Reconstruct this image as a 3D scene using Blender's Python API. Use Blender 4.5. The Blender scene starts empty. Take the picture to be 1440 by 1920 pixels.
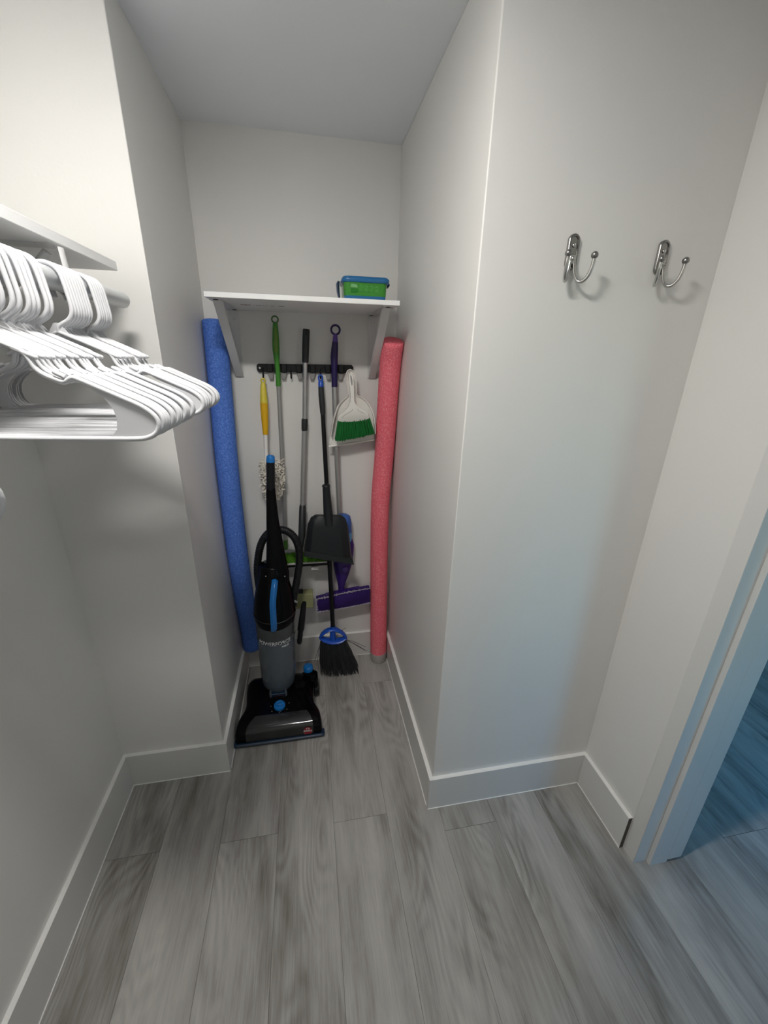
import bpy, bmesh, math, random
from mathutils import Vector as V, Matrix, Quaternion
R = math.radians
rnd = random.Random(7)
scene = bpy.context.scene
COL = scene.collection

# ------------------------------------------------------------------ camera, sky, light, exposure
FPX = 762.16
CAM = V((0.0, 0.0, 1.6557))
YAW, PITCH, ROLL = .189, .3619, .0231
FW = V((math.sin(YAW)*math.cos(PITCH), math.cos(YAW)*math.cos(PITCH), -math.sin(PITCH)))
r0 = FW.cross(V((0, 0, 1))).normalized()
u0 = r0.cross(FW)
RT = math.cos(ROLL)*r0 + math.sin(ROLL)*u0
UP = -math.sin(ROLL)*r0 + math.cos(ROLL)*u0
cd = bpy.data.cameras.new('camera')
cd.sensor_fit = 'HORIZONTAL'
cd.sensor_width = 36
cd.lens = FPX*36/1440
cd.clip_start = .02
co = bpy.data.objects.new('camera', cd)
COL.objects.link(co)
m3 = Matrix((RT, UP, -FW)).transposed()
co.matrix_world = Matrix.Translation(CAM) @ m3.to_4x4()
scene.camera = co

LAMP_POS = V((-.19, .47, 2.425))
LAMP_STRENGTH = 138.0
LAMP_COLOR = (1.0, .97, .925)
SKY_STRENGTH = 1.55
w = bpy.data.worlds.new('sky')
scene.world = w
w.use_nodes = True
nt = w.node_tree
bg = nt.nodes['Background']
sk = nt.nodes.new('ShaderNodeTexSky')
sk.sky_type = 'NISHITA'
sk.sun_disc = False
sk.sun_elevation = R(38)
sk.sun_rotation = R(20)
sk.ozone_density = 3.0
hs_ = nt.nodes.new('ShaderNodeHueSaturation')      # white balance: the camera is set for the warm lamp, daylight reads blue
hs_.inputs['Saturation'].default_value = 1.9
hs_.inputs['Hue'].default_value = .485
nt.links.new(sk.outputs[0], hs_.inputs['Color'])
nt.links.new(hs_.outputs[0], bg.inputs[0])
bg.inputs[1].default_value = SKY_STRENGTH
vs = scene.view_settings
vs.view_transform = 'Standard'
vs.look = 'None'
vs.gamma = 1
vs.use_curve_mapping = False
vs.exposure = 0.0

def portal(loc, rot, sx, sy):
    ld = bpy.data.lights.new('window_portal', 'AREA')
    ld.shape = 'RECTANGLE'
    ld.size, ld.size_y = sx, sy
    ld.cycles.is_portal = True
    o = bpy.data.objects.new('window_portal', ld)
    o.location = loc
    o.rotation_euler = rot
    COL.objects.link(o)
portal((2.55, -2.08, 1.475), (R(90), 0, 0), .9, 1.25)
portal((3.18, 1.40, 1.40), (0, R(90), 0), .8, .5)  # sky sampling for the added side window

# ------------------------------------------------------------------ helpers
def at(px, py, Y):
    """world point at depth y=Y on the sight line of a photo pixel"""
    d = FW + (px-720)/FPX*RT - (py-960)/FPX*UP
    return CAM + d*((Y-CAM.y)/d.y)

def atx(px, py, X):
    d = FW + (px-720)/FPX*RT - (py-960)/FPX*UP
    return CAM + d*((X-CAM.x)/d.x)

def smooth_path(pts, n=6):
    """Catmull-Rom through the points"""
    p = [V(q) for q in pts]
    out = []
    for i in range(len(p)-1):
        a = p[i-1] if i else p[i]*2-p[i+1]
        b, c = p[i], p[i+1]
        d = p[i+2] if i+2 < len(p) else c*2-b
        for k in range(n):
            t = k/n
            out.append(.5*((2*b)+(c-a)*t+(2*a-5*b+4*c-d)*t*t+(3*b-a-3*c+d)*t**3))
    out.append(p[-1])
    return out

class MB:
    def __init__(s):
        s.v = []
        s.f = []
    def add(s, vs, fs):
        o = len(s.v)
        s.v += [tuple(x) for x in vs]
        s.f += [tuple(i+o for i in f) for f in fs]
        return s
    def box(s, a, b):
        (x0, y0, z0), (x1, y1, z1) = a, b
        return s.add([(x0, y0, z0), (x1, y0, z0), (x1, y1, z0), (x0, y1, z0), (x0, y0, z1), (x1, y0, z1), (x1, y1, z1), (x0, y1, z1)],
                     [(3, 2, 1, 0), (4, 5, 6, 7), (0, 1, 5, 4), (1, 2, 6, 5), (2, 3, 7, 6), (3, 0, 4, 7)])
    def obox(s, c, size, M):
        """box of given size centred at c, turned by the 3x3 M"""
        hx, hy, hz = [k/2 for k in size]
        vs = [V(c)+M @ V((x*hx, y*hy, z*hz)) for z in (-1, 1) for x, y in ((-1, -1), (1, -1), (1, 1), (-1, 1))]
        return s.add(vs, [(3, 2, 1, 0), (4, 5, 6, 7), (0, 1, 5, 4), (1, 2, 6, 5), (2, 3, 7, 6), (3, 0, 4, 7)])
    def rings(s, rings, cap=True, closed=False):
        n = len(rings[0])
        vs = [q for r in rings for q in r]
        fs = []
        m = len(rings)
        for i in range(m if closed else m-1):
            j = (i+1) % m
            for k in range(n):
                l = (k+1) % n
                fs.append((i*n+k, i*n+l, j*n+l, j*n+k))
        if cap and not closed:
            fs.append(tuple(range(n-1, -1, -1)))
            fs.append(tuple((m-1)*n+k for k in range(n)))
        return s.add(vs, fs)
    def tube(s, path, rad, n=10, closed=False, cap=True, flat=None, ref=None):
        p = [V(q) for q in path]
        m = len(p)
        rs = rad if isinstance(rad, (list, tuple)) else [rad]*m
        T = []
        for i in range(m):
            if closed:
                t = p[(i+1) % m]-p[i-1]
            else:
                t = p[min(i+1, m-1)]-p[max(i-1, 0)]
            T.append(t.normalized() if t.length > 1e-9 else V((0, 0, 1)))
        a = V(ref) if ref else (V((0, 1, 0)) if abs(T[0].y) < .9 else V((1, 0, 0)))
        N = (a-T[0]*a.dot(T[0])).normalized()
        rg = []
        for i in range(m):
            N = (N-T[i]*N.dot(T[i]))
            N = N.normalized() if N.length > 1e-6 else T[i].orthogonal().normalized()
            B = T[i].cross(N)
            f = flat or (1, 1)
            rg.append([p[i]+(N*math.cos(2*math.pi*k/n)*f[0]+B*math.sin(2*math.pi*k/n)*f[1])*rs[i] for k in range(n)])
        return s.rings(rg, cap, closed)
    def prism(s, poly, y0, y1, inset=0.0):
        """outline of (x,z) pairs given a thickness along y; the front rim can be drawn in"""
        n = len(poly)
        c = V((sum(q[0] for q in poly)/n, sum(q[1] for q in poly)/n))
        vs = []
        def ring(k, y):
            out = []
            for q in poly:
                d = V((q[0], q[1]))-c
                l = max(d.length, 1e-6)
                d = d*(max(l-k, 0)/l)
                out.append((c.x+d.x, y, c.y+d.y))
            return out
        if inset:
            d = (y1-y0)
            e = min(abs(inset), abs(d)/2)*(1 if d > 0 else -1)
            return s.rings([ring(inset, y0), ring(0, y0+e), ring(0, y1-e), ring(inset, y1)])
        return s.rings([ring(0, y0), ring(0, y1)])
    def ball(s, c, r, nu=12, nv=8, sc=(1, 1, 1)):
        rg = []
        for i in range(1, nv):
            t = math.pi*i/nv
            rg.append([(c[0]+r*sc[0]*math.sin(t)*math.cos(2*math.pi*k/nu), c[1]+r*sc[1]*math.sin(t)*math.sin(2*math.pi*k/nu), c[2]-r*sc[2]*math.cos(t)) for k in range(nu)])
        o = len(s.v)
        s.rings(rg, cap=False)
        a = len(s.v)
        s.v += [(c[0], c[1], c[2]-r*sc[2]), (c[0], c[1], c[2]+r*sc[2])]
        for k in range(nu):
            l = (k+1) % nu
            s.f.append((a, o+l, o+k))
            s.f.append((a+1, o+(nv-2)*nu+k, o+(nv-2)*nu+l))
        return s
    def build(s, name, mt, parent=None, sharp=38, bevel=0, kind=None, label=None, origin=None):
        me = bpy.data.meshes.new(name)
        me.from_pydata(s.v, [], s.f)
        me.materials.append(mt)
        bm = bmesh.new()
        bm.from_mesh(me)
        bmesh.ops.recalc_face_normals(bm, faces=bm.faces)
        bm.to_mesh(me)
        bm.free()
        o = bpy.data.objects.new(name, me)
        if origin is not None and parent is None:
            me.transform(Matrix.Translation(-V(origin)))
            o.location = origin
        for p in me.polygons:
            p.use_smooth = True
        me.set_sharp_from_angle(angle=R(sharp))
        COL.objects.link(o)
        if parent:
            o.parent = parent
            pl = world_of(parent)
            me.transform(Matrix.Translation(-pl))
        if bevel:
            b = o.modifiers.new('bevel', 'BEVEL')
            b.width = bevel
            b.segments = 2
            b.limit_method = 'ANGLE'
        if kind:
            o['kind'] = kind
        if label:
            o['label'] = label
        return o

def world_of(o):
    p = V((0, 0, 0))
    while o:
        p += o.location
        o = o.parent
    return p

def thing(name, loc, label, cat, group=None):
    o = bpy.data.objects.new(name, None)
    o.empty_display_size = .05
    o.location = loc
    COL.objects.link(o)
    return tag(o, label, cat, group)

def tag(o, label, cat, group=None):
    o['label'] = label
    o['category'] = cat
    if group:
        o['group'] = group
    return o

# ------------------------------------------------------------------ materials
def mat(name, col, rough=.5, metal=0.0, vary=.04, vscale=30, bump=0.0, bscale=300, spec=.5, stretch=(1, 1, 1), trans=0.0, coat=0.0, sss=0.0):
    m = bpy.data.materials.new(name)
    m.use_nodes = True
    n, l = m.node_tree.nodes, m.node_tree.links
    b = n['Principled BSDF']
    b.inputs['Roughness'].default_value = rough
    b.inputs['Metallic'].default_value = metal
    b.inputs['Specular IOR Level'].default_value = spec
    b.inputs['Transmission Weight'].default_value = trans
    b.inputs['Coat Weight'].default_value = coat
    tc = n.new('ShaderNodeTexCoord')
    mp = n.new('ShaderNodeMapping')
    mp.inputs['Scale'].default_value = stretch
    l.new(tc.outputs['Object'], mp.inputs[0])
    nz = n.new('ShaderNodeTexNoise')
    nz.inputs['Scale'].default_value = vscale
    nz.inputs['Detail'].default_value = 3
    l.new(mp.outputs[0], nz.inputs['Vector'])
    mx = n.new('ShaderNodeMix')
    mx.data_type = 'RGBA'
    mx.inputs[6].default_value = (*[c*(1-vary) for c in col], 1)
    mx.inputs[7].default_value = (*[min(1, c*(1+vary)) for c in col], 1)
    l.new(nz.outputs[0], mx.inputs[0])
    l.new(mx.outputs[2], b.inputs['Base Color'])
    if bump:
        n2 = n.new('ShaderNodeTexNoise')
        n2.inputs['Scale'].default_value = bscale
        n2.inputs['Detail'].default_value = 2
        l.new(mp.outputs[0], n2.inputs['Vector'])
        bp = n.new('ShaderNodeBump')
        bp.inputs['Strength'].default_value = bump
        bp.inputs['Distance'].default_value = .002
        l.new(n2.outputs[0], bp.inputs['Height'])
        l.new(bp.outputs[0], b.inputs['Normal'])
    return m

def foam_mat(name, c1, c2, c3):
    m = mat(name, c1, .75, bump=.35, bscale=260, spec=.25)
    n, l = m.node_tree.nodes, m.node_tree.links
    b = n['Principled BSDF']
    tc = n.new('ShaderNodeTexCoord')
    nz = n.new('ShaderNodeTexNoise')
    nz.inputs['Scale'].default_value = 150
    nz.inputs['Detail'].default_value = 4
    nz.inputs['Roughness'].default_value = .7
    l.new(tc.outputs['Object'], nz.inputs['Vector'])
    cr = n.new('ShaderNodeValToRGB')
    e = cr.color_ramp.elements
    e[0].position = .38
    e[0].color = (*c2, 1)
    e[1].position = .66
    e[1].color = (*c3, 1)
    k = e.new(.52)
    k.color = (*c1, 1)
    l.new(nz.outputs[0], cr.inputs[0])
    l.new(cr.outputs[0], b.inputs['Base Color'])
    return m

def floor_mat():
    m = bpy.data.materials.new('grey_oak_plank')
    m.use_nodes = True
    n, l = m.node_tree.nodes, m.node_tree.links
    b = n['Principled BSDF']
    tc = n.new('ShaderNodeTexCoord')
    oi = n.new('ShaderNodeObjectInfo')
    cx = n.new('ShaderNodeCombineXYZ')
    mul = n.new('ShaderNodeMath')
    mul.operation = 'MULTIPLY'
    mul.inputs[1].default_value = 40
    l.new(oi.outputs['Random'], mul.inputs[0])
    l.new(mul.outputs[0], cx.inputs[0])
    l.new(mul.outputs[0], cx.inputs[1])
    l.new(mul.outputs[0], cx.inputs[2])
    ad = n.new('ShaderNodeVectorMath')
    ad.operation = 'ADD'
    l.new(tc.outputs['Object'], ad.inputs[0])
    l.new(cx.outputs[0], ad.inputs[1])
    def mapped(sc):
        mp = n.new('ShaderNodeMapping')
        mp.inputs['Scale'].default_value = sc
        l.new(ad.outputs[0], mp.inputs[0])
        return mp.outputs[0]
    def noise(vec, sc, det, rough=.5, dist=0):
        z = n.new('ShaderNodeTexNoise')
        z.inputs['Scale'].default_value = sc
        z.inputs['Detail'].default_value = det
        z.inputs['Roughness'].default_value = rough
        z.inputs['Distortion'].default_value = dist
        l.new(vec, z.inputs['Vector'])
        return z.outputs[0]
    def math_(op, a, bb, c=None):
        q = n.new('ShaderNodeMath')
        q.operation = op
        for i, x in enumerate((a, bb, c)):
            if x is None:
                continue
            if isinstance(x, (int, float)):
                q.inputs[i].default_value = x
            else:
                l.new(x, q.inputs[i])
        return q.outputs[0]
    broad = noise(mapped((1, .16, 1)), 9, 2, .5)                      # wide soft dark bands along the board
    broad2 = noise(mapped((1, .3, 1)), 20, 3, .55, .4)
    ringn = noise(mapped((1, .22, 1)), 5.0, 2, .45)
    rings = math_('SINE', math_('MULTIPLY', ringn, 150), 0)
    ringmask = noise(mapped((1, .35, 1)), 4, 1)
    rm = math_('SMOOTH_MIN', math_('MAXIMUM', math_('MULTIPLY_ADD', ringmask, 5, -2.3), 0), 1, .2)
    fibre = noise(mapped((1, .022, 1)), 420, 3, .65)
    fine = noise(mapped((1, .05, 1)), 130, 3, .6)
    t = math_('MULTIPLY_ADD', math_('SUBTRACT', broad, .5), 1.35, .5)
    t = math_('ADD', t, math_('MULTIPLY', math_('SUBTRACT', broad2, .5), .55))
    t = math_('ADD', t, math_('MULTIPLY', math_('MULTIPLY', rings, rm), .12))
    t = math_('ADD', t, math_('MULTIPLY', math_('SUBTRACT', fibre, .5), .42))
    t = math_('ADD', t, math_('MULTIPLY', math_('SUBTRACT', fine, .5), .45))
    t = math_('ADD', t, math_('MULTIPLY', math_('SUBTRACT', oi.outputs['Random'], .5), .16))
    cr = n.new('ShaderNodeValToRGB')
    e = cr.color_ramp.elements
    e[0].position = .05
    e[0].color = (.165, .152, .134, 1)
    e[1].position = .95
    e[1].color = (.52, .508, .48, 1)
    k = e.new(.5)
    k.color = (.37, .36, .34, 1)
    l.new(t, cr.inputs[0])
    # a few knots
    vo = n.new('ShaderNodeTexVoronoi')
    vo.inputs['Scale'].default_value = 3.2
    l.new(mapped((1.3, .55, 1)), vo.inputs['Vector'])
    kn = n.new('ShaderNodeMapRange')
    kn.inputs[1].default_value = .012
    kn.inputs[2].default_value = .06
    kn.inputs[3].default_value = .35
    kn.inputs[4].default_value = 0
    l.new(vo.outputs['Distance'], kn.inputs[0])
    mx = n.new('ShaderNodeMix')
    mx.data_type = 'RGBA'
    l.new(kn.outputs[0], mx.inputs[0])
    l.new(cr.outputs[0], mx.inputs[6])
    mx.inputs[7].default_value = (.085, .07, .05, 1)
    l.new(mx.outputs[2], b.inputs['Base Color'])
    b.inputs['Roughness'].default_value = .42
    b.inputs['Specular IOR Level'].default_value = .35
    bp = n.new('ShaderNodeBump')
    bp.inputs['Strength'].default_value = .12
    bp.inputs['Distance'].default_value = .001
    l.new(fibre, bp.inputs['Height'])
    l.new(bp.outputs[0], b.inputs['Normal'])
    return m

def emit(name, col, st):
    m = bpy.data.materials.new(name)
    m.use_nodes = True
    b = m.node_tree.nodes['Principled BSDF']
    b.inputs['Base Color'].default_value = (.9, .9, .9, 1)
    b.inputs['Emission Color'].default_value = (*col, 1)
    b.inputs['Emission Strength'].default_value = st
    return m

M = dict(
    wall=mat('greige_eggshell_paint', (.79, .78, .755), .48, vary=.012, vscale=4, bump=.10, bscale=140, spec=.4),
    ceil=mat('flat_ceiling_paint', (.84, .87, .90), .9, vary=.01, vscale=5, bump=.06, bscale=150, spec=.2),
    trim=mat('satin_trim_paint', (.72, .715, .695), .35, vary=.012, vscale=6, bump=.03, bscale=90),
    cut=mat('dark_brown_end', (.10, .092, .08), .8, vary=.2, vscale=80),
    caulk=mat('white_caulk_and_lit_edge', (.90, .90, .88), .5),  # caulk bead, and the light painted onto baseboard top edges
    plank=floor_mat(),
    sub=mat('underlay', (.10, .10, .10), .9),
    white=mat('white_laminate', (.93, .93, .92), .35, vary=.01),
    metalw=mat('white_powder_coat', (.70, .70, .69), .4, vary=.02),
    hanger=mat('white_hanger_plastic', (.70, .705, .725), .3, vary=.015),
    rod=mat('grey_coated_rod', (.66, .68, .69), .3, vary=.03, vscale=20, metal=.2),
    dark=mat('black_hole', (.012, .012, .012), .7),
    print=mat('faded_print', (.25, .23, .22), .7, vary=.2),
    printred=mat('faded_red_print', (.34, .24, .23), .7, vary=.2),
    chrome=mat('brushed_nickel', (.55, .54, .52), .22, metal=1, vary=.04),
    chromed=mat('dark_nickel', (.30, .29, .28), .25, metal=1, vary=.05),
    blue_foam=foam_mat('blue_foam', (.085, .195, .62), (.06, .15, .52), (.15, .29, .76)),
    pink_foam=foam_mat('pink_foam', (.95, .185, .235), (.86, .14, .195), (.97, .36, .37)),
    foam_end=mat('worn_grey_foam', (.42, .40, .38), .7, vary=.15, vscale=90),
    alu=mat('aluminium_tube', (.52, .52, .51), .32, metal=.85, vary=.05, stretch=(1, 1, .05), vscale=200),
    steel=mat('grey_painted_tube', (.40, .40, .39), .35, metal=.5, vary=.05, stretch=(1, 1, .05), vscale=200),
    whitep=mat('white_plastic_tube', (.80, .79, .76), .35),
    green=mat('green_plastic', (.05, .25, .025), .35),
    greengrip=mat('olive_rubber_grip', (.13, .26, .035), .5),
    greendk=mat('dark_green_plastic', (.055, .16, .02), .4),
    lime=mat('green_chenille', (.09, .29, .012), .9, vary=.5, vscale=150, bump=.9, bscale=220),
    greyc=mat('grey_microfibre', (.45, .47, .45), .9, vary=.2, vscale=160, bump=.5),
    charcoal=mat('charcoal_plastic', (.017, .020, .022), .45, vary=.08),
    charcoal2=mat('charcoal_dustpan_plastic', (.017, .020, .0225), .45, vary=.06, spec=.25),
    black=mat('black_gloss_plastic', (.0022, .0022, .0028), .14, vary=.1, coat=.0, spec=.15),
    blackm=mat('black_matte_plastic', (.005, .0055, .007), .42, vary=.1, spec=.3),
    hose=mat('black_ribbed_hose', (.007, .0075, .009), .42, vary=.1, spec=.3),
    rack=mat('black_rack_plastic', (.004, .004, .005), .4, vary=.1, spec=.3),
    roller=mat('grey_rubber_roller', (.30, .29, .285), .7, vary=.08),
    purple=mat('purple_plastic', (.035, .009, .16), .35, vary=.05),
    purpleg=mat('dark_purple_grip', (.014, .004, .075), .45, vary=.06),
    purplel=mat('violet_plastic', (.10, .05, .30), .4),
    purplepad=mat('purple_mop_pad', (.032, .008, .14), .85, vary=.15, vscale=200, bump=.4),
    fuzz=mat('pale_fuzzy_trim', (.45, .42, .50), .9, vary=.35, vscale=240, bump=.8),
    yellow=mat('yellow_plastic', (.72, .60, .06), .4),
    orange=mat('amber_plastic', (.74, .42, .005), .35),
    fluff=mat('cream_microfibre_curl', (.78, .74, .66), .9, vary=.2, vscale=120, bump=.4),
    ivory=mat('ivory_plastic', (.87, .85, .80), .35, vary=.02),
    greenbr=mat('green_bristle', (.012, .17, .035), .5, vary=.25, vscale=200, stretch=(1, 1, .1)),
    bristle=mat('grey_bristle', (.035, .038, .042), .5, vary=.5, vscale=130, stretch=(1, 1, .1)),
    bluecap=mat('cobalt_plastic', (.012, .085, .50), .3),
    bluecap2=mat('navy_plastic', (.02, .05, .22), .4),
    azure=mat('azure_gloss_plastic', (.006, .16, .50), .18, coat=.2),
    bluebump=mat('dark_blue_bumper', (.006, .024, .055), .4),
    bluebottle=mat('blue_translucent_bottle', (.05, .15, .50), .2, vary=.05, trans=.25),
    bottlelabel=mat('light_blue_label', (.10, .36, .68), .4, vary=.15, vscale=80),
    bin=mat('smoked_clear_bin', (.22, .26, .30), .12, vary=.03, trans=.62),
    binring=mat('smoked_grey_band', (.075, .083, .085), .25, trans=.1),
    cone=mat('grey_cyclone_plastic', (.14, .17, .20), .35),
    window=mat('smoked_brush_window', (.022, .023, .024), .10, vary=.4, vscale=25, trans=.25, coat=.3),
    text=mat('white_print', (.72, .74, .76), .4),
    red=mat('red_emblem', (.28, .012, .02), .35),
    redtxt=mat('dim_red_print', (.16, .02, .025), .4),
    sponge=mat('pale_green_sponge', (.30, .31, .16), .9, vary=.08, vscale=150, bump=.5),
    tubg=mat('translucent_green_plastic', (.055, .32, .035), .22, vary=.12, vscale=60, trans=.15),
    tubg2=mat('dark_green_relief', (.02, .20, .02), .22),
    tubem=mat('green_relief', (.085, .37, .07), .2),
    tubhi=mat('pale_green_relief', (.20, .48, .20), .2),
    tubb=mat('translucent_blue_plastic', (.02, .17, .42), .22, vary=.06, trans=.15),
    tubn=mat('deep_blue_clip', (.006, .035, .10), .3),
    lamp=emit('lamp_glow', LAMP_COLOR, LAMP_STRENGTH),
    chip=mat('paint_chip_filler', (.80, .80, .78), .6),
)

# ------------------------------------------------------------------ the room
XL, XR, YB = -.4009, .4124, 1.9655
YFL, YFR = 1.3324, 1.0416
XW, X2 = -.7777, 1.0671
ZC, HB, TB = 2.44, .158, .0145
XO = 1.2455            # outer face of the wall with the doorway
YJ = .726              # face of the door jamb
def struct(name, mb, m, bevel=0, parent=None):
    return mb.build(name, m, parent, bevel=bevel, kind=None if parent else 'structure')

fl = struct('floor', MB().box((-.95, -2.2, -.10), (3.4, 2.3, -.006)), M['sub'])
x0, pw, PL = -.787, .2047, 1.34
joints = [1.045, .385, 1.036, .33, 1.037, 1.72, .94, .05, 1.30, .22, 1.02, .742, .15, 1.2, .6, .95, .33, 1.1, .7, .2, .9]
for k in range(-1, 20):
    xa = x0+pw*k+.0003
    xb = xa+pw-.0006
    y = joints[(k) % len(joints)]
    while y > -1.0:
        y -= PL
    while y < 2.1:
        a, b = max(y, -1.6)+.0005, min(y+PL, 2.1)-.0005
        cx, cy = (xa+xb)/2, (a+b)/2
        if b-a > .02 and (k < 10 or b > -1.5):
            p = MB().box((xa, a, -.006), (xb, b, 0)).build('plank', M['plank'], fl, bevel=.0004)
            me = p.data
            me.transform(Matrix.Translation((-cx, -cy, 0)))
            p.location = (cx, cy, 0)
        y += PL

WZ = ZC
struct('wall_left', MB().box((-.878, -.85, 0), (XW, YFL, WZ)), M['wall'])
wal = struct('wall_alcove_left', MB().box((-.878, YFL, 0), (XL, YB, WZ)), M['wall'], .002)
struct('wall_alcove_back', MB().box((-.878, YB, 0), (XO, YB+.1, WZ)), M['wall'])
war = struct('wall_alcove_right', MB().box((XR, YFR, 0), (XO, YB, WZ)), M['wall'], .003)
wr = MB().box((X2, YJ+.049, 0), (XO, YFR, WZ))
wr.box((X2, -.22, 2.09), (XO, YJ+.049, WZ))
wr.box((X2, -2.1, 0), (XO, -.22, WZ))
wrt = struct('wall_right', wr, M['wall'], .001)
struct('wall_rear', MB().box((-.878, -.95, 0), (X2, -.85, WZ)), M['wall'])
struct('ceiling', MB().box((-.95, -2.2, ZC), (3.4, 2.3, ZC+.08)), M['ceil'])
# the room beyond the doorway
struct('wall_hall_back', MB().box((XO, 2.1, 0), (3.2, 2.2, WZ)), M['wall'])
def frame_x(x, y0, y1, z0, z1):
    q = MB().box((x-.04, y0, z0), (x+.04, y1, z0+.04)).box((x-.04, y0, z1-.04), (x+.04, y1, z1))
    return q.box((x-.04, y0, z0+.04), (x+.04, y0+.04, z1-.04)).box((x-.04, y1-.04, z0+.04), (x+.04, y1, z1-.04))
wf = MB().box((3.2, -2.1, 0), (3.3, 1.15, WZ)).box((3.2, 1.65, 0), (3.3, 2.2, WZ))
wf.box((3.2, 1.15, 0), (3.3, 1.65, 1.0)).box((3.2, 1.15, 1.80), (3.3, 1.65, WZ))
struct('wall_hall_side', wf, M['wall'])
struct('added_hall_window', frame_x(3.25, 1.15, 1.65, 1.0, 1.80), M['trim'])  # unseen second window, added to light the hall floor
wf = MB().box((XO-.1, -2.2, 0), (2.10, -2.1, WZ)).box((3.0, -2.2, 0), (3.3, -2.1, WZ))
wf.box((2.10, -2.2, 0), (3.0, -2.1, .85)).box((2.10, -2.2, 2.10), (3.0, -2.1, WZ))
struct('wall_hall_front', wf, M['wall'])
wn = MB().box((2.10, -2.19, .85), (3.0, -2.11, .89)).box((2.10, -2.19, 2.06), (3.0, -2.11, 2.10))
wn.box((2.10, -2.19, .89), (2.14, -2.11, 2.06)).box((2.96, -2.19, .89), (3.0, -2.11, 2.06))
struct('window_2', wn, M['trim'])

# baseboards, each with its thin bead of caulk
def baseboard(name, a, b, caulk):
    o = struct(name, MB().box((a[0], a[1], 0), (b[0], b[1], HB)), M['trim'], .0012)
    MB().box((a[0], a[1], HB), (b[0], b[1], HB+.0008)).build('lit_top_edge', M['caulk'], o, label='top edge whitened to look lit')  # light on the top face, put into a whiter strip
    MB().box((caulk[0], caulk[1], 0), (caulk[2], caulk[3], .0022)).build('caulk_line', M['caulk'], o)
baseboard('baseboard_left', (XW, -.85), (XW+TB, YFL-TB), (XW+TB, -.85, XW+TB+.0025, YFL-TB))
baseboard('baseboard_left_return', (XW, YFL-TB), (XL+TB, YFL), (XW+TB, YFL-TB-.0025, XL+TB, YFL-TB))
baseboard('baseboard_alcove_left', (XL, YFL), (XL+TB, YB-TB), (XL+TB, YFL, XL+TB+.0025, YB-TB))
baseboard('baseboard_alcove_back', (XL, YB-TB), (XR, YB), (XL+TB, YB-TB-.0025, XR-TB, YB-TB))
baseboard('baseboard_alcove_right', (XR-TB, YFR), (XR, YB-TB), (XR-TB-.0025, YFR, XR-TB, YB-TB))
baseboard('baseboard_right_return', (XR-TB, YFR-TB), (X2, YFR), (XR-TB, YFR-TB-.0025, X2-TB, YFR-TB))
baseboard('baseboard_right', (X2-TB, .779), (X2, YFR-TB), (X2-TB-.0025, .779, X2-TB, YFR-TB))

MB().box((X2-TB, .7785, 0), (X2-.001, .779, HB)).build('cut_end', M['cut'], bpy.data.objects['baseboard_right'], label='dark end')  # end face in a thin dark brown slab
# door jamb: lining and stop, painted the wall colour, undercut at the far foot
jm = MB().box((X2-.0018, YJ, 0), (XO, YJ+.049, 2.09))
jm.box((X2-.0018, -.22, 0), (XO, -.171, 2.09)).box((X2-.0018, -.171, 2.04), (XO, YJ, 2.09))
jam = struct('trim_1', jm, M['trim'], .0015)
st = MB().box((1.1180, YJ-.016, 0), (1.188, YJ, 2.04))
st.box((1.188, YJ-.016, .013), (XO, YJ, 2.04))
st.box((1.1180, -.171, 0), (XO, -.155, 2.04)).box((1.1180, -.155, 2.024), (XO, YJ-.016, 2.04))
struct('trim_2', st, M['trim'], .0012)
# little chips in the paint
def chips(parent, pts, r=.0022):
    for p in pts:
        s = r*(.6+rnd.random()*.8)
        MB().ball(p, s, 6, 4, (.6, .6, 1+rnd.random())).build('paint_chip', M['chip'], parent)
chips(war, [(XR, YFR, z) for z in (1.02, .925, .885, .72, .69)] + [(.47, YFR, .64)], .0016)
chips(jam, [(X2-.001, .775, z) for z in (.97, .66, .64, .58, .52, .50)] + [(X2-.001, YJ, .93)], .0022)
chips(wrt, [(X2, .83, .93)], .002)

# ------------------------------------------------------------------ ceiling lamp (above the camera)
lp = thing('ceiling_lamp', (LAMP_POS.x, LAMP_POS.y, ZC), 'shallow oblong frosted lamp on the closet ceiling', 'lamp')
MB().rings([[(LAMP_POS.x+a_*math.cos(t), LAMP_POS.y+b_*math.sin(t), z) for t in [2*math.pi*i/28 for i in range(28)]] for a_, b_, z in ((.172, .087, ZC-.0005), (.172, .087, ZC-.012), (.168, .083, ZC-.015))]).build('base_plate', M['white'], lp)
dm = MB().rings([[(LAMP_POS.x+.160*math.cos(t)*math.cos(a), LAMP_POS.y+.075*math.cos(t)*math.sin(a), ZC-.0152-.005*math.sin(t)) for a in [2*math.pi*i/28 for i in range(28)]] for t in [R(k) for k in (0, 15, 30, 45, 60, 75, 88)]])
dm.build('dome', M['lamp'], lp)

# ------------------------------------------------------------------ left closet shelf, rod and hangers
XS = -.444
sh = thing('closet_shelf', (XW, 1.25, 1.842), 'long white shelf board on the left wall above the hangers', 'shelf')
MB().box((XW, -.7, 1.8425), (XS, 1.25, 1.8625)).build('shelf_board', M['white'], sh, bevel=.0012)
XRD, ZRD, RR = -.440, 1.776, .0185
yb = .994
bk = MB()
bk.box((XW, yb-.012, 1.56), (XW+.004, yb+.012, 1.8425))
bk.box((XW, yb-.014, 1.838), (XS+.004-.02, yb+.014, 1.8425))
bk.tube([(XW+.006, yb, 1.60), (-.60, yb, 1.73), (-.50, yb, 1.80), (XRD-.03, yb, 1.830)], .008, 8)
cr_ = [(XRD+.0235*math.cos(t), yb, ZRD+.0235*math.sin(t)) for t in [R(100+i*15) for i in range(14)]]
bk.tube([(XRD-.006, yb, 1.838)]+cr_, .0042, 8, flat=(2.4, 1))
bk.build('shelf_bracket', M['metalw'], sh, sharp=50)
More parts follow.
